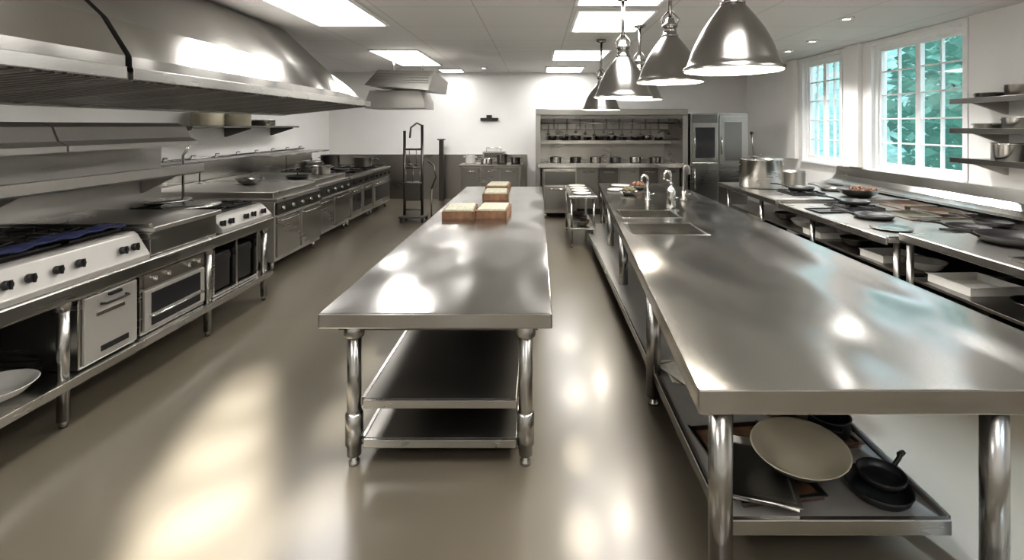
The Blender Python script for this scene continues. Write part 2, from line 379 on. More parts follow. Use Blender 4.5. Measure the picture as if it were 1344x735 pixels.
def grate(b,x,y,z,s=.22):
    b.box(x-s,x+s,y-s,y-s+.016,z,z+.018,BLK); b.box(x-s,x+s,y+s-.016,y+s,z,z+.018,BLK)
    b.box(x-s,x-s+.016,y-s,y+s,z,z+.018,BLK); b.box(x+s-.016,x+s,y-s,y+s,z,z+.018,BLK)
    for k in range(8):
        a=k*pi/4+pi/8; b.tube([(x+.06*math.cos(a),y+.06*math.sin(a),z+.03),(x+s*.95*math.cos(a),y+s*.95*math.sin(a),z+.03),(x+s*.95*math.cos(a),y+s*.95*math.sin(a),z)],.008,BLK,6)
    b.lathe([(.0,-.02),(.06,-.02),(.07,0),(.05,.012),(0,.014)],BLK,c=(x,y,z),seg=16)
# ---------------------------------------------------------------- near cooking line
t=thing('cooking_counter','long stainless steel cooking counter frame with lower shelf, backsplash and overshelves','kitchen counter',(-3.8,3.4,0))
Y0,Y1=1.0,5.92
b=MB(); b.box(-4.5,-3.2,Y0,Y1,.93,.97,ST,.005); b.box(-3.2,-3.15,Y0,Y1,.87,.975,ST,.012); b.box(-3.26,-3.2,Y0,Y1,.85,.87,ST); part(b,t,'worktop')
b=MB(); b.box(-4.5,-3.2,Y0,Y1,.30,.33,ST,.005); b.box(-3.2,-3.17,Y0,Y1,.27,.335,ST,.006); part(b,t,'shelf','steel lower shelf')
for y in (1.1,3.38,4.86,5.85):
    for x in (-3.24,-4.4):
        b=MB(); b.cyl((x,y,.05),(x,y,.93),.036,LEG); b.cyl((x,y,.80),(x,y,.93),.045,LEG); b.cyl((x,y,0),(x,y,.07),.022,LEG,.03); part(b,t,'leg')
b=MB(); b.box(-4.58,-4.5,Y0,Y1,.3,1.96,SAT,.006); part(b,t,'backsplash','steel back panel')
b=MB(); b.box(-4.49,-4.47,Y0,3.3,.34,.92,DRK); part(b,t,'shade_panel','dark sheet standing in for shade behind the lower shelf')  # near-black sheet puts shade into the open bay as colour
b=MB(); b.ext([(-4.5,1.50),(-4.02,1.50),(-3.99,1.52),(-3.99,1.61),(-4.03,1.61),(-4.04,1.55),(-4.5,1.56)],Y0,Y1,SAT); 
for y in (2.2,3.9,5.6): b.ext([(-4.5,1.3),(-4.47,1.3),(-4.08,1.5),(-4.5,1.5)],y,y+.02,SAT)
part(b,t,'overshelf','long narrow steel overshelf')
for a,c in ((Y0,4.12),(4.14,5.7)):
    b=MB(); b.ext([(-4.56,1.88),(-4.0,1.84),(-3.92,1.84),(-3.92,1.89),(-4.0,1.93),(-4.05,2.05),(-4.15,2.09),(-4.56,2.09)],a,c,SAT); part(b,t,'canopy','sloped steel canopy')
b=MB(); b.box(-5.88,-4.6,Y0,Y1,0,1.5,STW,.01); top(b,'service_duct','plain steel service duct boxing behind the cooking counter','duct')
def rangetop(y0,y1,zb,zt,nb,kn,label):
    t=thing('gas_range',label,'stove',(-3.8,(y0+y1)/2,zb))
    b=MB(); b.ext([(-4.46,zb),(-3.17,zb),(-3.17,zb+.04),(-3.27,zt-.02),(-3.30,zt),(-4.46,zt)],y0,y1,SAT,.006); part(b,t,'range_body')
    b=MB(); n=nb; w=(y1-y0)/n
    for i in range(n):
        for x in (-3.62,-4.16): grate(b,x,y0+w*(i+.5),zt+.01,min(.24,w*.47))
    b.box(-4.42,-3.34,y0+.02,y1-.02,zt-.002,zt+.006,DRK)
    part(b,t,'burner_grate','black cast iron burner grates')
    for y in kn: knob(t,-3.205,y,(zb+zt)/2+.01,.029)
    return t
rangetop(1.5,4.05,.976,1.2,5,(2.1,2.35,2.6,2.8,2.98,3.12,3.3,3.46,3.82,3.93),'stainless gas range top with black cast iron grates and black knobs')
t=thing('griddle','flat stainless steel griddle top beside the burners','griddle',(-3.8,4.5,.976))
b=MB(); b.ext([(-4.46,.976),(-3.2,.976),(-3.2,1.18),(-4.46,1.18)],4.09,4.93,ST,.006); part(b,t,'griddle_body')
b=MB(); b.box(-4.44,-3.16,4.08,4.95,1.182,1.225,STC,.008); b.box(-4.44,-3.2,4.08,4.11,1.225,1.25,ST,.004); part(b,t,'griddle_plate')
rangetop(4.98,5.9,.976,1.14,2,(5.02,5.16,5.42,5.56,5.76),'small stainless steel gas range with two rows of burners')
b=MB(); b.lathe([(0,0),(.26,0),(.27,.03),(.26,.035),(0,.02)],ST,seg=32); o=top(b,'griddle_pan','round flat steel griddle pan on the burners','pan',org=(0,0,0)); o.location=(-3.68,5.27,1.195)
b=MB(); b.lathe([(0,0),(.22,0),(.23,.03),(.22,.035),(0,.02)],ST,seg=32); o=top(b,'griddle_pan','round flat steel griddle pan on the burners','pan',org=(0,0,0)); o.location=(-4.18,5.6,1.195)
b=MB(); n=26; rows=[]
for i in range(n):
    u=i/(n-1); y=3.05+.95*u
    rows.append([(-3.50+.17*v/6+.012*math.sin(u*9),y,1.258+.008*math.sin(v*1.6+u*14)+.006*math.sin(u*31)) for v in range(7)])
b.loft(rows,BLUE,cyc=False,cap=(False,False),smooth=True)
o=top(b,'dish_towel','dark blue dish towel lying along the burners','towel'); o.modifiers.new('s','SOLIDIFY').thickness=.01
def handle(b,x,y0,y1,z,m=CHR): b.tube([(x,y0,z),(x+.035,y0+.01,z),(x+.035,y1-.01,z),(x,y1,z)],.009,m,8)
t=thing('storage_cabinet','small steel drawer cabinet with bar handle on the lower shelf','cabinet',(-3.7,3.7,.336))
b=MB(); b.box(-4.2,-3.22,3.47,3.97,.336,.846,ST,.006); part(b,t,'cabinet_body')
b=MB(); b.box(-3.218,-3.195,3.49,3.95,.36,.835,SAT,.006); d=part(b,t,'door')
b=MB(); handle(b,-3.195,3.62,3.84,.76,BLK); b.box(-3.195,-3.17,3.68,3.78,.80,.82,BLK); part(b,d,'handle','black bar handle')
b=MB(); b.box(-3.195,-3.188,3.62,3.86,.41,.45,BLK); b.box(-3.195,-3.186,3.58,3.82,.68,.705,CHR); part(b,d,'vent_slot')
t=thing('countertop_oven','small stainless oven with glass window standing on the lower shelf','oven',(-3.7,4.4,.336))
b=MB(); b.box(-4.2,-3.24,4.03,4.80,.336,.846,ST,.006); part(b,t,'oven_body')
b=MB(); b.box(-3.238,-3.215,4.05,4.78,.37,.70,SAT,.006); d=part(b,t,'door')
b=MB(); b.box(-3.215,-3.209,4.12,4.71,.50,.67,BLKG); b.box(-3.215,-3.209,4.12,4.71,.40,.47,BLKG); part(b,d,'window','dark glass window')
b=MB(); handle(b,-3.215,4.1,4.73,.485); part(b,d,'handle')
b=MB(); b.box(-3.238,-3.22,4.05,4.78,.72,.835,STW); part(b,t,'control_panel')
for y in (4.15,4.3,4.55,4.68): knob(t,-3.22,y,.78,.022,CHR)
t=thing('storage_cabinet','dark open steel cabinet with bins on lower shelf','cabinet',(-3.7,5.35,.336))
b=MB(); b.box(-4.2,-3.25,4.95,5.75,.336,.36,ST); b.box(-4.2,-3.25,4.95,4.98,.36,.846,ST); b.box(-4.2,-3.25,5.72,5.75,.36,.846,ST); b.box(-4.2,-4.17,4.98,5.72,.36,.846,DRK); b.box(-4.17,-3.25,5.33,5.36,.36,.846,ST); part(b,t,'cabinet_body')
for y in (5.0,5.38):
    b=MB(); b.box(-4.1,-3.3,y,y+.31,.365,.74,BLK,.01); b.box(-3.3,-3.28,y+.02,y+.29,.66,.72,BLK,.004); o=top(b,'storage_bin','black plastic storage bin inside the open cabinet','bin',group='black bins in the open cabinet')
o=bowl(.22,.085,WHT,'shallow white metal bowl on the lower shelf'); o.location=(-3.44,3.11,.336)
bowl(.2,.09,STD,'dark steel bowl on the lower shelf').location=(-3.9,2.5,.336)
t=thing('water_tap','slim upright steel water tap behind the range','tap',(-4.3,6.0,1.1))
b=MB(); b.tube([(-4.3,6.0,1.15),(-4.3,6.0,1.7),(-4.2,6.0,1.85)],.015,CHR); b.tube([(-4.3,6.0,1.16),(-4.45,5.97,1.12),(-4.62,5.93,1.12)],.012,CHR); part(b,t,'pipe')
b=MB(); b.lathe([(.05,0),(.04,.02),(.02,.05)],CHR,c=(-4.3,6.0,1.5)); part(b,t,'valve')
t=thing('wall_shelf','steel wall shelf with brackets holding cooking pots','shelf',(-5.6,9.3,2.0))
b=MB(); b.box(-5.89,-5.3,7.6,11.0,2.02,2.055,STD,.006); part(b,t,'shelf_board')
for y in (7.7,9.3,10.9):
    b=MB(); b.ext([(-5.89,1.85),(-5.86,1.85),(-5.4,2.0),(-5.4,2.02),(-5.89,2.02)],y,y+.03,STD); part(b,t,'bracket')
for y,r,h,m,l in ((8.35,.24,.24,CRM,'cream enamel pot on the wall shelf'),(9.15,.24,.24,CRM,'cream enamel pot on the wall shelf'),(9.95,.26,.12,ST,'shallow steel pot on the wall shelf')):
    p=pot(r,h,m,l,group='pots on the wall shelf'); p.location=(-5.57,y,2.056); p.rotation_euler[2]=pi/2
# ---------------------------------------------------------------- far-left cooking line
def unit(y0,y1,kind,label,name='gas_range',cat='stove',X1=-3.8):
    X0=-5.85
    t=thing(name,label,cat,(-4.8,(y0+y1)/2,0))
    b=MB(); b.box(X0,X1-.02,y0,y1,.14,.99,SAT,.006); b.box(X0,X1+.02,y0,y1,.991,1.03,STC,.008); part(b,t,'body')
    b=MB(); b.box(X1-.019,X1+.015,y0+.02,y1-.02,.80,.97,STD,.004); part(b,t,'control_panel')
    n=max(3,int((y1-y0)/.28))
    for i in range(n): knob(t,X1+.015,y0+.15+(y1-y0-.3)*i/(n-1),.885,.032,CHR if kind=='white' else BLK)
    nd=max(1,round((y1-y0)/.9))
    w=(y1-y0)/nd
    for i in range(nd):
        a=y0+w*i
        b=MB(); b.box(X1-.019,X1+.012,a+.03,a+w-.03,.2,.77,ST,.006)
        if kind=='oven': b.box(X1+.012,X1+.016,a+.12,a+w-.12,.3,.64,BLKG)
        d=part(b,t,'door'); b=MB(); handle(b,X1+.012,a+.1,a+w-.1,.71); part(b,d,'handle')
    for x in (X0+.1,X1-.1):
        for y in (y0+.08,y1-.08):
            b=MB(); b.cyl((x,y,0),(x,y,.14),.03,LEG); part(b,t,'leg')
    if kind=='white':
        b=MB(); b.box(X0+.15,X1-.06,y0+.05,y1-.05,1.031,1.12,STC,.01); b.box(X0+.05,X0+.1,y0,y1,1.031,1.45,ST); part(b,t,'griddle_plate')
    else:
        b=MB(); n=max(2,round((y1-y0)/.55)); w=(y1-y0)/n
        for i in range(n):
            for x in (-4.15,-4.75,-5.35): grate(b,x,y0+w*(i+.5),1.045,min(.26,w*.46))
        part(b,t,'burner_grate','black cast iron burner grates')
        b=MB(); b.box(X0,X0+.05,y0,y1,1.031,1.45,ST); b.box(X0+.05,X0+.5,y0,y1,1.42,1.45,ST,.005); part(b,t,'backguard')
    return t
unit(6.95,8.4,'white','stainless steel griddle cabinet with two plain steel doors','griddle_cabinet','griddle',X1=-3.68)
unit(8.43,10.0,'white','stainless steel cabinet unit with flat griddle top')
unit(10.03,11.4,'oven','stainless gas range with ovens and black grates')
unit(11.43,12.7,'oven','stainless gas range with ovens and black grates')
pot(.2,.3,STD,'tall dark steel pot on the far range').location=(-4.7,11.2,1.1)
pot(.17,.17,ST,'steel pot on the griddle top').location=(-4.2,9.6,1.121)
pot(.22,.2,ST,'wide lidded steel pot on the range',lid=True).location=(-4.8,10.5,1.1)
pot(.18,.15,STD,'dark saucepan on the far range').location=(-4.2,12.3,1.1)
pot(.2,.22,STM,'grey steel pot on the range').location=(-4.15,11.75,1.1)
place(fpan(.19,.05,BLK,label='black frying pan on the griddle top'),(-4.3,8.85,1.121),2)
place(fpan(.17,.05,STD,label='dark steel frying pan on the range'),(-4.2,10.6,1.1),2.6)
bowl(.2,.1,ST,'steel bowl on the griddle cabinet top').location=(-4.6,7.9,1.121)
t=thing('gas_valve_rail','row of small steel gas valves along a wall pipe','tap',(-5.88,8,1.5))
b=MB(); b.cyl((-5.86,6.4,1.50),(-5.86,12.4,1.50),.015,ST)
part(b,t,'pipe')
for i in range(9):
    y=7.0+i*.62; b=MB(); b.tube([(-5.895,y,1.50),(-5.78,y,1.50),(-5.76,y,1.56),(-5.70,y,1.56)],.012,STM,6); part(b,t,'spout')
# ---------------------------------------------------------------- back area
t=thing('utensil_rack','tall black steel rack on wheels hung with kitchen tools','rack',(-2.65,10.7,0))
b=MB()
for x in (-2.88,-2.5):
    b.cyl((x,10.7,.1),(x,10.7,1.95 if x<-2.7 else 2.08),.03,STD)
b.tube([(-2.5,10.7,2.06),(-2.6,10.65,2.12),(-2.72,10.6,2.02),(-2.74,10.6,1.8)],.02,STD,8)
for z in (.25,.7,1.15,1.55): b.cyl((-2.88,10.7,z),(-2.5,10.7,z),.022,STD)
b.box(-2.95,-2.4,10.45,10.95,.1,.14,STD,.01); b.box(-2.86,-2.52,10.6,10.8,.45,.85,STD,.02)
part(b,t,'frame')
for x in (-2.9,-2.45):
    for y in (10.5,10.9):
        b=MB(); b.cyl((x-.02,y,.05),(x+.02,y,.05),.05,BLK); part(b,t,'wheel')
for i in range(5):
    x=-2.84+i*.075; z=1.53 if i%2 else 1.13
    b=MB(); b.cyl((x,10.66,z),(x,10.66,z-.3),.01,STM); b.lathe([(0,-.03),(.04,-.02),(.05,.02),(.01,.02)],STD,c=(x,10.66,z-.31),seg=14); part(b,t,'utensil')
t2=thing('floor_stand','slim dark steel floor stand with curved neck beside the rack','stand',(-2.3,10.7,0))
b=MB(); b.tube([(-2.3,10.7,.01),(-2.3,10.7,.7)],.018,STD,8); b.tube([(-2.3,10.7,.7),(-2.2,10.7,.95),(-2.25,10.7,1.2),(-2.38,10.7,1.3)],.02,STD,8); part(b,t2,'pole')
b=MB(); b.lathe([(.09,0),(.09,.02),(.02,.03)],STD,c=(-2.3,10.7,0)); part(b,t2,'base')
b=MB(); b.box(-2.72,-2.6,13.6,13.72,0,1.66,STD,.01); b.box(-2.76,-2.56,13.56,13.76,1.66,1.7,STD,.005); top(b,'post','square dark steel post standing on the floor','post')
t=thing('back_counter','steel counter with cupboard doors against the rear wall','kitchen counter',(-1.1,13.1,0))
b=MB(); b.box(-1.95,-.45,12.6,13.9,.1,1.03,STW,.006); b.box(-2.0,-.4,12.55,13.92,1.031,1.075,ST,.008); b.box(-1.9,-.5,12.7,13.8,0,.1,DRK); part(b,t,'body')
for i in range(3):
    a=-1.93+i*.49; b=MB(); b.box(a,a+.46,12.575,12.599,.15,1.0,STM,.005); d=part(b,t,'door'); b=MB(); b.cyl((a+.1,12.56,.9),(a+.36,12.56,.9),.012,CHR); part(b,d,'handle')
for i,(x,r,h,m) in enumerate(((-1.77,.13,.2,WHT),(-1.35,.16,.12,ST),(-.94,.13,.24,STD),(-.58,.12,.16,STD))):
    pot(r,h,m,('white enamel pot' if m is WHT else 'steel pot')+' on the rear counter',group='pots on the rear counter').location=(x,13.0,1.077)
t=thing('coffee_machine','compact steel countertop machine on the rear counter','appliance',(-1.2,13.55,1.077))
b=MB(); b.box(-1.5,-.9,13.4,13.8,1.077,1.36,STW,.02); b.box(-1.45,-.95,13.38,13.40,1.2,1.32,STD); part(b,t,'body')
b=MB(); b.tube([(-1.4,13.45,1.36),(-1.4,13.45,1.46),(-1.0,13.45,1.46),(-1.0,13.45,1.36)],.012,CHR,8); part(b,t,'rail')
t=thing('wall_lamp','small black fixture mounted on the white wall','lamp',(-1.37,13.95,2.2))
b=MB(); b.box(-1.62,-1.12,13.93,13.998,2.2,2.28,BLK,.01); part(b,t,'housing')
b=MB(); b.box(-1.45,-1.3,13.94,13.998,2.281,2.36,BLK,.005); part(b,t,'bracket')
t=thing('cooking_station','large built-in stainless steel cooking station with canopy, utensil shelf and counter','cooking station',(1.7,12.2,0))
b=MB(); b.box(-.05,3.4,11.2,13.0,2.30,2.44,STM,.01); b.ext([(0,2.22),(3.35,2.22),(3.35,2.3),(0,2.3)],11.25,11.3,STD); part(b,t,'canopy')
b=MB(); b.box(-.05,.06,11.22,13.0,0,2.3,STM,.006); b.box(3.28,3.4,11.22,13.0,0,2.3,STM,.006); b.box(.06,3.28,12.9,13.0,0,2.3,STM); part(b,t,'side_panel')
b=MB(); b.box(.06,3.28,12.5,12.9,1.95,2.3,STD); b.box(.06,3.28,12.2,12.9,1.62,1.65,STW); b.box(.06,3.28,12.2,12.23,1.65,1.70,STM)
for i in range(10): b.box(.1+i*.33,.38+i*.33,12.49,12.5,1.98,2.27,STM)
b.box(.06,3.28,12.86,12.9,1.2,1.6,STM); b.box(.06,3.28,12.86,12.9,1.66,1.94,STM)
part(b,t,'inner_shelf','inner rear shelf with filter panels')
b=MB(); b.box(.0,3.3,11.05,12.88,1.16,1.20,ST,.008); b.box(.0,3.3,11.04,11.07,1.12,1.22,CHR,.004); part(b,t,'counter_ledge')
b=MB(); b.box(.08,3.26,11.4,12.88,.15,1.15,STM,.006); b.box(.08,3.26,11.5,12.88,0,.15,DRK); part(b,t,'base_cabinet')
for i in range(5):
    a=.95+i*.46; b=MB(); b.box(a,a+.43,11.37,11.399,.2,1.1,STD if i%2 else STM,.005); d=part(b,t,'door'); b=MB(); b.cyl((a+.08,11.35,1.0),(a+.35,11.35,1.0),.012,CHR); part(b,d,'handle')
b=MB(); b.cyl((.06,11.8,2.12),(3.28,11.8,2.12),.014,CHR); part(b,t,'utensil_rail')
for i in range(14):
    x=.25+i*.22; L=.22
    if i==0:
        b=MB(); b.cyl((0,0,0),(0,0,-L),.008,STD); b.lathe([(0,-.04),(.035,-.03),(.05,.0),(.02,.01)],STD,c=(0,0,-L),seg=14)
        b.tube([(0,0,0),(0,-.02,.012),(0,0,.026)],.005,CHR,6)
        ut=top(b,'ladle','steel ladle hanging from the utensil rail','ladle',org=(0,0,0),group='ladles on the rail'); ut.location=(x,11.8,2.09)
    else: dup(ut,(x,11.8,2.09),i,sc=.8+.15*(i%3))
for i in range(10):
    if i==0: cup=pot(.11,.15,CHR,'small steel pot on the station shelf',group='small pots on the station shelf'); cup.location=(.36,12.4,1.652)
    else: dup(cup,(.36+i*.295,12.4,1.652),i*.7,sc=.85+.12*(i%3))
for i in range(6):
    p=pot(.13,.12,STD if i%2 else ST,'small pot standing on the station counter',group='pots on the station counter'); p.location=(.42+i*.47,11.7,1.202)
t=thing('range_oven','freestanding steel oven with drawer front and short legs','oven',(.45,11.1,0))
b=MB(); b.box(.12,.86,10.98,11.36,.12,1.1,STW,.008); part(b,t,'oven_body')
b=MB(); b.box(.15,.83,10.955,10.979,.2,.72,STM,.006); d=part(b,t,'door'); b=MB(); b.cyl((.22,10.93,.66),(.76,10.93,.66),.014,CHR); part(b,d,'handle')
b=MB(); b.box(.15,.83,10.955,10.979,.75,1.05,STD,.004); part(b,t,'control_panel')
for x in (.17,.81):
    b=MB(); b.cyl((x,11.03,0),(x,11.03,.12),.03,LEG); part(b,t,'leg')
t=thing('refrigerator','tall steel upright refrigerator with a dark glass door','refrigerator',(3.78,11.7,0))
b=MB(); b.box(3.46,4.1,11.25,12.3,.08,2.34,STM,.008); b.box(3.5,4.06,11.3,12.2,0,.08,DRK); part(b,t,'body')
b=MB(); b.box(3.49,4.07,11.2,11.249,1.25,2.1,STM,.006); b.box(3.56,4.0,11.19,11.2,1.33,2.02,BLKG); d=part(b,t,'door'); b=MB(); b.cyl((3.54,11.16,1.4),(3.54,11.16,1.9),.014,CHR); part(b,d,'handle')
b=MB(); b.box(3.49,4.07,11.2,11.249,.14,1.22,STM,.006); d=part(b,t,'door'); b=MB(); b.cyl((3.54,11.16,.6),(3.54,11.16,1.1),.014,CHR); part(b,d,'handle')
b=MB(); b.box(3.49,4.07,11.2,11.249,2.13,2.31,STD,.004); part(b,t,'vent_panel')
t=thing('steel_cabinet','tall plain steel cabinet with dark framed upper door','cabinet',(4.5,11.8,0))
b=MB(); b.box(4.16,4.88,11.5,12.3,.0,2.36,STM,.008); part(b,t,'body')
b=MB(); b.box(4.2,4.84,11.46,11.499,1.1,2.28,STM,.006); b.box(4.32,4.72,11.45,11.46,1.25,2.15,STD,.004); d=part(b,t,'door')
b=MB(); b.cyl((4.25,11.43,1.4),(4.25,11.43,1.8),.012,CHR); part(b,d,'handle')
b=MB(); b.box(4.2,4.84,11.46,11.499,.12,1.06,STM,.006); part(b,t,'door')
# ---------------------------------------------------------------- centre table
def leg(t,x,y,zt,r=.042,sock=True):
    b=MB(); b.cyl((x,y,.06),(x,y,zt),r,LEG,seg=24)
    if sock:
        b.lathe([(r,0),(r*1.35,0),(r*1.45,.01),(r*1.45,.075),(r*1.2,.085),(r,.085)],LEG,c=(x,y,zt-.086),seg=24)
        b.lathe([(r,0),(r*1.25,.005),(r*1.25,.19),(r,.2)],LEG,c=(x,y,.12),seg=24)
    b.lathe([(.0,0),(r*.75,0),(r*.8,.02),(r*.55,.03),(r*.55,.07)],LEG,c=(x,y,0),seg=20); part(b,t,'leg')
t=thing('worktable','long stainless steel prep table with round legs and two undershelves','table',(-.6,5.9,0))
b=MB(); b.box(-1.29,.085,2.9,8.95,.868,.96,STT,.009); b.box(-1.2,.0,2.98,8.87,.83,.868,STD); part(b,t,'tabletop')
for y in (3.02,5.0,7.0,8.85):
    for x in (-1.12,-.075): leg(t,x,y,.866)
for z in (.375,.135):
    b=MB(); b.box(-1.06,-.13,3.02,8.8,z-.015,z+.02,STM,.006); b.box(-1.06,-.13,3.0,3.02,z-.03,z+.02,ST,.004); b.box(-1.08,-1.06,3.04,8.8,z-.03,z+.02,ST); b.box(-.13,-.11,3.04,8.8,z-.03,z+.02,ST); part(b,t,'shelf')
def crate(w,d,h,label):
    t=thing('food_crate',label,'box',group='wooden food boxes on the worktable')
    b=MB(); b.box(-w/2,w/2,-d/2,d/2,0,.015,WOODO)
    for a in ((-w/2,w/2,-d/2,-d/2+.02),(-w/2,w/2,d/2-.02,d/2),(-w/2,-w/2+.02,-d/2+.02,d/2-.02),(w/2-.02,w/2,-d/2+.02,d/2-.02)): b.box(*a,.015,h,WOODO,.003)
    for k in (-1,1): b.box(k*w*.46-.012,k*w*.46+.012,-d/2-.008,-d/2,0,h,COP)
    part(b,t,'box_body')
    for i in range(3):
        y=-d/2+.03+(d-.06)*i/3
        b=MB(); b.box(-w/2+.025,w/2-.025,y,y+(d-.06)/3-.01,.018,h+.022,PGRN,.012); part(b,t,'packet','pale wrapped packet')
    return t
c1=crate(.38,.56,.09,'open wooden box packed with pale wrapped packets'); c1.location=(-.95,6.1,.961); c1.rotation_euler[2]=.04
dup(c1,(-.545,6.14,.961),-.05); dup(c1,(-.64,7.6,.961),.03); dup(c1,(-.68,8.55,.961),-.04)
# ---------------------------------------------------------------- right table
XE=2.6; YA,YZ=2.06,9.5
def le(y): return .67+(y-YA)*(.49/7.44)
t=thing('worktable','wide stainless steel sink worktable with round legs and lower shelf','table',(1.7,5.8,0))
b=MB(); ys=[YA+.02,5.0,5.6,5.92,6.45,YZ]
sx0=lambda y: le(y)+.10
for i,(a,c) in enumerate(zip(ys,ys[1:])):
    cells=[(le,sx0),(sx0,lambda y:1.72),(lambda y:1.72,lambda y:XE-.01)]
    if i in (0,2,4): cells=[(le,lambda y:XE-.01)]
    for j,(f,g) in enumerate(cells):
        if len(cells)==3 and j==1: continue
        b.prism([(f(a),a),(g(a),a),(g(c),c),(f(c),c)],.915,.96,STT)
ya=YA+.035
b.loft([[(le(ya),ya,.86),(le(ya)+.03,ya,.86),(le(ya)+.03,ya,.9598),(le(ya),ya,.9598)],[(le(YZ),YZ,.86),(le(YZ)+.03,YZ,.86),(le(YZ)+.03,YZ,.9598),(le(YZ),YZ,.9598)]],STT)
b.box(le(YA),XE,YA,YA+.035,.855,.9602,STT,.006); b.box(XE-.035,XE,YA,YZ,.86,.9602,STT,.004); b.box(le(YZ),XE,YZ-.03,YZ,.86,.9602,STT,.004)
b.prism([(le(YA)+.1,YA+.06),(XE-.1,YA+.06),(XE-.1,4.9),(le(4.9)+.1,4.9)],.87,.914,STD)
part(b,t,'tabletop')
for a,c in ((5.0,5.6),(5.92,6.45)):
    b=MB(); x0,x1=sx0(a)+.001,1.719; z0=.76
    b.box(x0,x1,a,c,z0-.01,z0,STM); b.box(x0,x0+.012,a,c,z0,.955,ST); b.box(x1-.012,x1,a,c,z0,.955,ST); b.box(x0+.012,x1-.012,a,a+.012,z0,.955,ST); b.box(x0+.012,x1-.012,c-.012,c,z0,.955,ST)
    b.lathe([(.04,.002),(.045,.006),(.0,.003)],CHR,c=((x0+x1)/2,(a+c)/2,z0),seg=20)
    part(b,t,'sink_basin')
    b=MB()
    for q in ((x0-.02,x1+.02,a-.02,a),(x0-.02,x1+.02,c,c+.02),(x0-.02,x0+.004,a,c),(x1,x1+.02,a,c)): b.box(*q,.958,.965,CHR,.002)
    part(b,t,'sink_rim')
for y in (2.17,3.67,5.75,7.6,9.35):
    leg(t,max(.80,le(y)+.08),y,.858,.052,False); leg(t,2.0,y,.858,.052,False)
b=MB(); b.box(.87,1.90,2.3,9.3,.195,.225,SAT,.006); b.box(.85,.87,2.3,9.3,.18,.25,ST,.004); b.box(1.90,1.92,2.3,9.3,.18,.25,ST,.004); b.box(.87,1.90,2.27,2.3,.18,.25,ST,.004); part(b,t,'shelf','steel lower shelf with raised lip')
def tap(x,y,h,reach,m,label,dirx=-1):
    t=thing('faucet',label,'faucet',(x,y,.961),'taps on the sink table')
    b=MB(); b.lathe([(.05,.961),(.05,.975),(.03,.99),(.026,1.10)],m,c=(x,y,0),seg=20)
    pts=[(x,y,1.0),(x,y,.96+h*.82)]+[(x+dirx*reach*(1-math.cos(a))/2,y,.96+h*.82+h*.16*math.sin(a)) for a in (.5,1.0,1.57,2.1,2.7,3.1)]+[(x+dirx*reach,y,.96+h*.74)]
    b.tube(pts,.02,m,10); part(b,t,'spout')
    b=MB(); b.tube([(x,y,1.03),(x+.05,y-.05,1.06),(x+.08,y-.08,1.07)],.009,m,8); part(b,t,'lever')
tap(1.85,6.9,.48,.09,CHR,'tall curved chrome faucet beside the sinks')
tap(2.15,7.3,.52,.08,STM,'dark steel gooseneck faucet at the sinks',1)
tap(1.62,7.3,.38,.09,CHR,'short chrome faucet beside the sinks')
b=MB(); b.lathe([(0,0),(.055,0),(.06,.02),(.06,.22),(.045,.26),(.02,.29),(.02,.33),(.028,.34),(0,.35)],CHR,seg=28); b.tube([(0,0,.34),(-.02,0,.37),(-.07,0,.37)],.008,CHR,6)
o=top(b,'soap_dispenser','cylindrical chrome soap dispenser on the sink table','dispenser',org=(0,0,0)); o.location=(1.78,6.62,.961)
for i,(x,y) in enumerate(((1.45,7.9),(1.35,8.4),(1.75,8.6),(1.5,9.0))): 
    p=plate(.17,WHT,'white plate at the end of the worktable','plates on the worktable') if i%2 else bowl(.15,.06,ST,'small steel bowl of food on the worktable',food=FOOD if i else GRNF,group='bowls on the worktable'); p.location=(x,y,.961)
SZ=.227
place(tray(.42,.60,.03,STD,'dark roasting tray on the lower shelf',inner=BRN),(1.16,2.70,SZ),.12)
o=place(tray(.32,.44,.03,ST,'bent steel baking tray on the lower shelf'),(1.12,2.56,SZ+.05),-.25,(.06,.04))
o=bowl(.24,.09,STM,'shallow oval cream-coated serving pan propped on the trays','serving_pan','pan'); 
o.scale=(1,.9,1)
o.data.materials.append(CRM)
for f in o.data.polygons:
    if f.normal.z>.25: f.material_index=1
place(o,(1.35,2.56,SZ+.09),.3,(.08,-.04)); 
place(fpan(.15,.05,BLK,L=.12,label='black frying pan on the lower shelf',group='black pans on the lower shelf'),(1.70,2.47,SZ),2.5)
place(fpan(.11,.045,BLK,L=.10,label='small black pan resting in a larger pan',group='black pans on the lower shelf'),(1.72,2.48,SZ+.056),.5)
place(tray(.36,.5,.03,BRN,'brown stained baking tray on the lower shelf'),(1.64,3.05,SZ),.1)
place(pot(.11,.1,BLK,'black saucepan on the baking tray'),(1.72,2.93,SZ+.03),1.2)
place(fpan(.10,.045,BLK,L=.14,label='black skillet lying on the baking tray'),(1.56,3.15,SZ+.03),2.6)
for i in range(4):
    b=MB(); b.box(-.12,.12,-.16,.16,0,.006,(PAP,CRM,BRN,PAP)[i]); o=top(b,'recipe_sheet','stack of loose printed sheets on the lower shelf','paper',org=(0,0,0),group='loose sheets'); place(o,(1.08,3.7-.02*i,SZ+.007*i),.15*i)
pot(.18,.16,ST,'steel pot on the lower shelf').location=(1.3,4.4,SZ)
pot(.2,.14,STD,'dark pot on the lower shelf').location=(1.4,5.2,SZ)
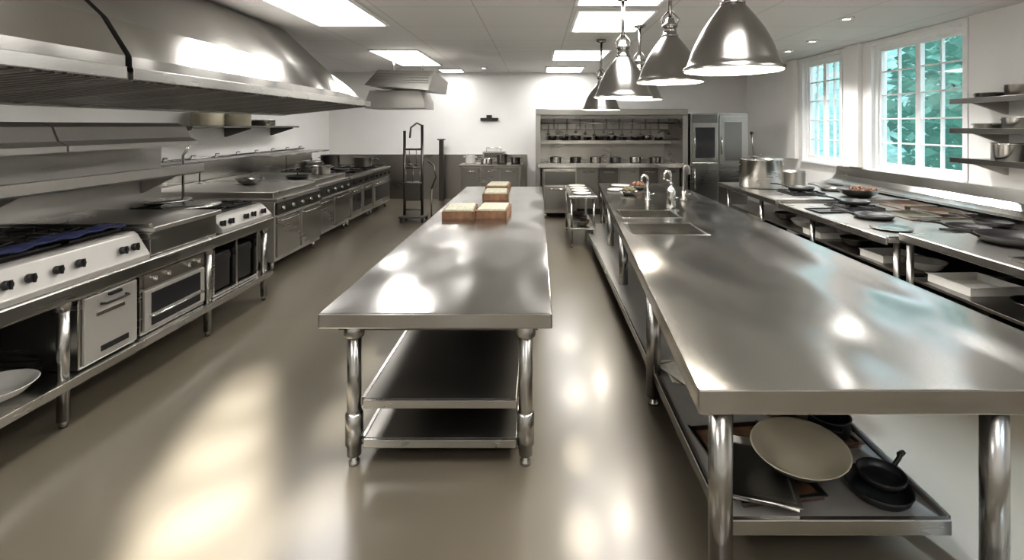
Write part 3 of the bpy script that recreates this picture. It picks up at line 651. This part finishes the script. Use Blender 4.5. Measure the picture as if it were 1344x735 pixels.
# ---------------------------------------------------------------- small prep table
t=thing('prep_table','small steel prep table with lower shelf','table',(.75,9.1,0))
b=MB(); b.box(.52,1.0,8.3,9.9,.84,.88,ST,.006); part(b,t,'tabletop')
for y in (8.38,9.8):
    for x in (.57,.95): leg(t,x,y,.84,.022,False)
b=MB(); b.box(.54,.98,8.35,9.85,.3,.33,ST,.004); part(b,t,'shelf')
for i in range(4):
    p=plate(.16,WHT,'white plate on the small prep table','plates on the prep table'); p.location=(.76,8.55+.36*i,.881)
for i in range(3): place(bowl(.14,.08,STD if i else ST,'steel bowl on the prep table shelf',group='bowls on the prep table shelf'),(.76,8.6+.4*i,.332))
# ---------------------------------------------------------------- right counter
t=thing('side_counter','long steel counter under the windows with open shelves and backsplash','kitchen counter',(4.7,6.2,0))
Z1,Z2,Z3=.99,.93,.965
for (a,c,z,xf) in ((2.9,4.93,Z1,3.62),(4.97,7.2,Z2,3.52),(7.24,9.6,Z3,3.50)):
    b=MB(); b.box(xf,5.84,a,c,z-.05,z,STC,.006); b.box(xf-.03,xf,a,c,z-.07,z+.008,ST,.008); b.box(xf,5.44,a,a+.03,z,z+.02,ST,.004); part(b,t,'worktop')
b=MB(); b.ext([(5.45,.992),(5.58,1.0),(5.70,1.05),(5.77,1.13),(5.80,1.28),(5.88,1.28),(5.88,.992)],2.9,9.6,ST,smooth=False); part(b,t,'backsplash','curved steel backsplash')
for y in (2.98,4.87,5.05,6.6,8.1,9.5):
    for x in (3.66,5.75): 
        b=MB(); b.cyl((x,y,.0),(x,y,.885),.032,LEG); part(b,t,'leg')
for z,xx in ((.14,3.66),(.52,3.72)):
    b=MB(); b.box(xx,5.8,2.98,4.94,z,z+.03,STM,.004); b.box(xx,5.8,5.08,9.5,z,z+.03,STM,.004); part(b,t,'shelf')
b=MB(); b.box(5.0,5.02,2.98,9.5,.56,.87,DRK); b.box(5.0,5.02,2.98,9.5,.18,.50,DRK); part(b,t,'shade_panel','dark sheet standing in for shade under the counter')  # near-black sheets added amid the open shelves in place of shade
U=.552; V=.172
us=[('w',4.05,4.6,.5,.45),('w',4.0,5.62,.45,.36),('w',4.0,6.8,.5,.4)]
for k,x,y,w,d in us: place(tray(w,d,.08,WHT,'white food storage tray on the counter shelf',group='white trays under the counter'),(x,y,U),.05)
for i,(x,y,r) in enumerate(((4.0,3.9,.2),(4.05,5.17,.18),(4.0,6.22,.18),(4.0,7.4,.2),(4.0,8.0,.18))): bowl(r,.1,(ST,WHT)[i%2],'mixing bowl on the counter shelf',group='bowls under the counter').location=(x,y,U)
for i,(x,y,r,h) in enumerate(((4.0,3.5,.22,.2),(4.0,4.1,.2,.25),(4.0,4.6,.18,.2),(4.0,5.4,.2,.25),(4.0,5.98,.2,.2),(4.0,6.9,.22,.25),(4.0,7.5,.2,.2),(4.0,8.4,.2,.25))):
    p=pot(r,h,(BLK,STD,STM)[i%3],('black','dark steel','grey steel')[i%3]+' cooking pot on the bottom shelf',group='pots on the bottom shelf'); p.location=(x,y,V)
g0=thing('tabletop_burner','square black iron burner grid set on the side counter','burner',group='burner grids on the side counter')
b=MB(); grate(b,0,0,.02,.25); b.box(-.27,.27,-.27,.27,0,.012,BLK,.004); part(b,g0,'burner_grate'); g0.location=(4.35,6.8,Z2+.001)
for x,y,z in ((4.25,8.0,Z3),(4.9,3.5,Z1)): dup(g0,(x,y,z+.001))
def fp(x,y,z,r,rot,m=BLK,h=.05,L=.25): place(fpan(r,h,m,L=L,label=('black' if m is BLK else 'dark steel')+' frying pan on the side counter'),(x,y,z+.001),rot)
fp(4.35,4.5,Z1,.30,2.9,h=.07,L=.3); fp(5.0,4.3,Z1,.2,1.0)
fp(4.65,5.35,Z2,.2,2.9); fp(4.1,6.05,Z2,.22,2.9); fp(5.15,5.6,Z2,.18,2.0)
fp(4.35,6.8,Z2+.056,.19,2.6); fp(4.25,8.0,Z3+.056,.2,2.6); fp(4.95,8.35,Z3,.18,2.2,STD,L=.2)
place(bowl(.30,.12,STD,'dark bowl heaped with cooked food on the side counter',food=FOOD),(4.95,7.65,Z3+.001))
place(tray(.42,.5,.06,ST,'deep steel food pan on the side counter',inner=FOOD,group='steel food pans on the side counter'),(5.1,6.85,Z2+.001))
place(tray(.42,.5,.06,ST,'deep steel food pan on the side counter',inner=BRN,group='steel food pans on the side counter'),(5.1,6.25,Z2+.001))
place(tray(.34,.42,.05,ST,'deep steel food pan on the side counter',inner=GRNF,group='steel food pans on the side counter'),(4.62,6.1,Z2+.001))
place(plate(.2,ST,'round steel plate on the side counter'),(3.85,5.4,Z2+.001))
place(tray(.40,.3,.02,BLK,'flat black tray on the side counter'),(3.82,6.55,Z2+.001),.1)
place(tray(.42,.4,.03,STD,'dark steel tray on the side counter'),(3.98,3.75,Z1+.001),.1)
p=pot(.36,.50,ST,'large stainless steel stockpot with lid',True,'stockpot','pot'); p.location=(3.98,8.85,Z3+.001)
pot(.24,.25,STW,'medium brownish steel stockpot beside the large stockpot',name='stockpot').location=(4.70,9.2,Z3+.001)
t=thing('whisk','long-handled steel utensil standing on the stockpot','utensil',(3.86,8.85,1.504))
b=MB(); b.cyl((3.86,8.85,1.508),(3.82,8.85,1.9),.014,STD); b.lathe([(.06,0),(.06,.01),(.014,.02)],STD,c=(3.86,8.85,1.504),seg=14); part(b,t,'shaft')
b=MB(); b.lathe([(.014,0),(.03,.01),(.03,.05),(.01,.06)],BLK,c=(3.82,8.85,1.9),seg=12); part(b,t,'handle')
for i,z in enumerate((2.36,1.98,1.60)):
    t=thing('wall_shelf','steel wall shelf on brackets holding pots','shelf',(5.7,5.6,z),'steel shelves on the window wall')
    b=MB(); b.box(5.42,5.895,4.6,6.5,z,z+.03,STM,.004); b.box(5.40,5.42,4.6,6.5,z-.02,z+.05,STD,.004); part(b,t,'shelf_board')
    for y in (4.9,6.2):
        b=MB(); b.ext([(5.895,z-.16),(5.87,z-.16),(5.45,z-.02),(5.45,z),(5.895,z)],y,y+.025,ST); part(b,t,'bracket')
for i,(y,z,r,h,m) in enumerate(((5.2,2.36,.17,.16,ST),(5.75,2.36,.18,.15,STW),(6.2,2.36,.15,.08,STD),(5.2,1.98,.18,.1,ST),(5.8,1.98,.17,.15,ST),(6.25,1.98,.13,.08,STW),(5.3,1.6,.17,.1,STW),(5.9,1.6,.2,.22,ST))):
    p=pot(r,h,m,'steel pot on the wall shelf',group='pots on the wall shelves'); p.location=(5.66,y,z+.031); p.rotation_euler[2]=pi/2
# ---------------------------------------------------------------- lights
NW=(1,.985,.96)
for (tx,ty,sz,e) in ((-1.62,2.35,.17,8500),(-1.9,2.85,.15,9000),(-2.1,3.35,.12,9000),(-2.28,3.85,.085,9000)):
    spotl((-.55,-1.2,3.4),(tx,ty,0),e,sz,.8,NW,.1)  # added spots without a fixture, imitating sunlight patches on the left floor
for (tx,ty,sz,e) in ((-1.18,2.7,.08,4500),(-1.36,3.5,.08,5500),(-1.5,4.3,.07,6500)):
    spotl((-.8,-1.6,3.4),(tx,ty,0),e,sz,1.0,NW,.08)  # added spots for a second light band beside the centre table
for (tx,ty,sz,e) in ((.22,2.5,.04,9000),(.25,3.1,.036,10000),(.28,3.8,.034,12000),(.29,4.7,.03,14000)):
    spotl((.14,-2.6,3.35),(tx,ty,0),e,sz,1.0,NW,.04)  # added narrow spots shaping the bright floor streak between the tables
spotl((3.4,-1.6,3.4),(2.55,2.5,0),5000,.32,.8,(.66,.82,1),.1)  # added bluish spot standing in for daylight on the right floor
L=bpy.data.lights.new('sun_light','SUN'); L.energy=3.2; L.angle=.25; L.color=(.92,.97,1)
o=bpy.data.objects.new('sun_light',L); C.objects.link(o); o.rotation_euler=Vector((-.7,-.25,-.62)).to_track_quat('-Z','Y').to_euler()
w=bpy.data.worlds.new('world'); S.world=w; w.use_nodes=True
n=w.node_tree.nodes; l=w.node_tree.links; bg=n['Background']
sk=n.new('ShaderNodeTexSky'); sk.sky_type='HOSEK_WILKIE'; sk.sun_direction=(.3,.3,.8); sk.turbidity=3
mx=n.new('ShaderNodeMixRGB'); mx.inputs[0].default_value=.75; mx.inputs[2].default_value=(.78,.92,1,1)
l.new(sk.outputs[0],mx.inputs[1]); l.new(mx.outputs[0],bg.inputs['Color']); bg.inputs['Strength'].default_value=3.6
# ---------------------------------------------------------------- camera
cd=bpy.data.cameras.new('camera'); co=bpy.data.objects.new('camera',cd); C.objects.link(co)
co.location=(0,0,2.06); co.rotation_euler=(pi/2,0,0)
cd.sensor_fit='HORIZONTAL'; cd.sensor_width=36; cd.lens=650/1344*36; cd.shift_x=-34/1344; cd.shift_y=-202.5/1344; cd.clip_start=.05
S.camera=co
S.view_settings.view_transform='Standard'
S.view_settings.exposure=-.3
for lk in ('Medium High Contrast','Standard - Medium High Contrast'):
    try: S.view_settings.look=lk; break
    except Exception as e: print(e)
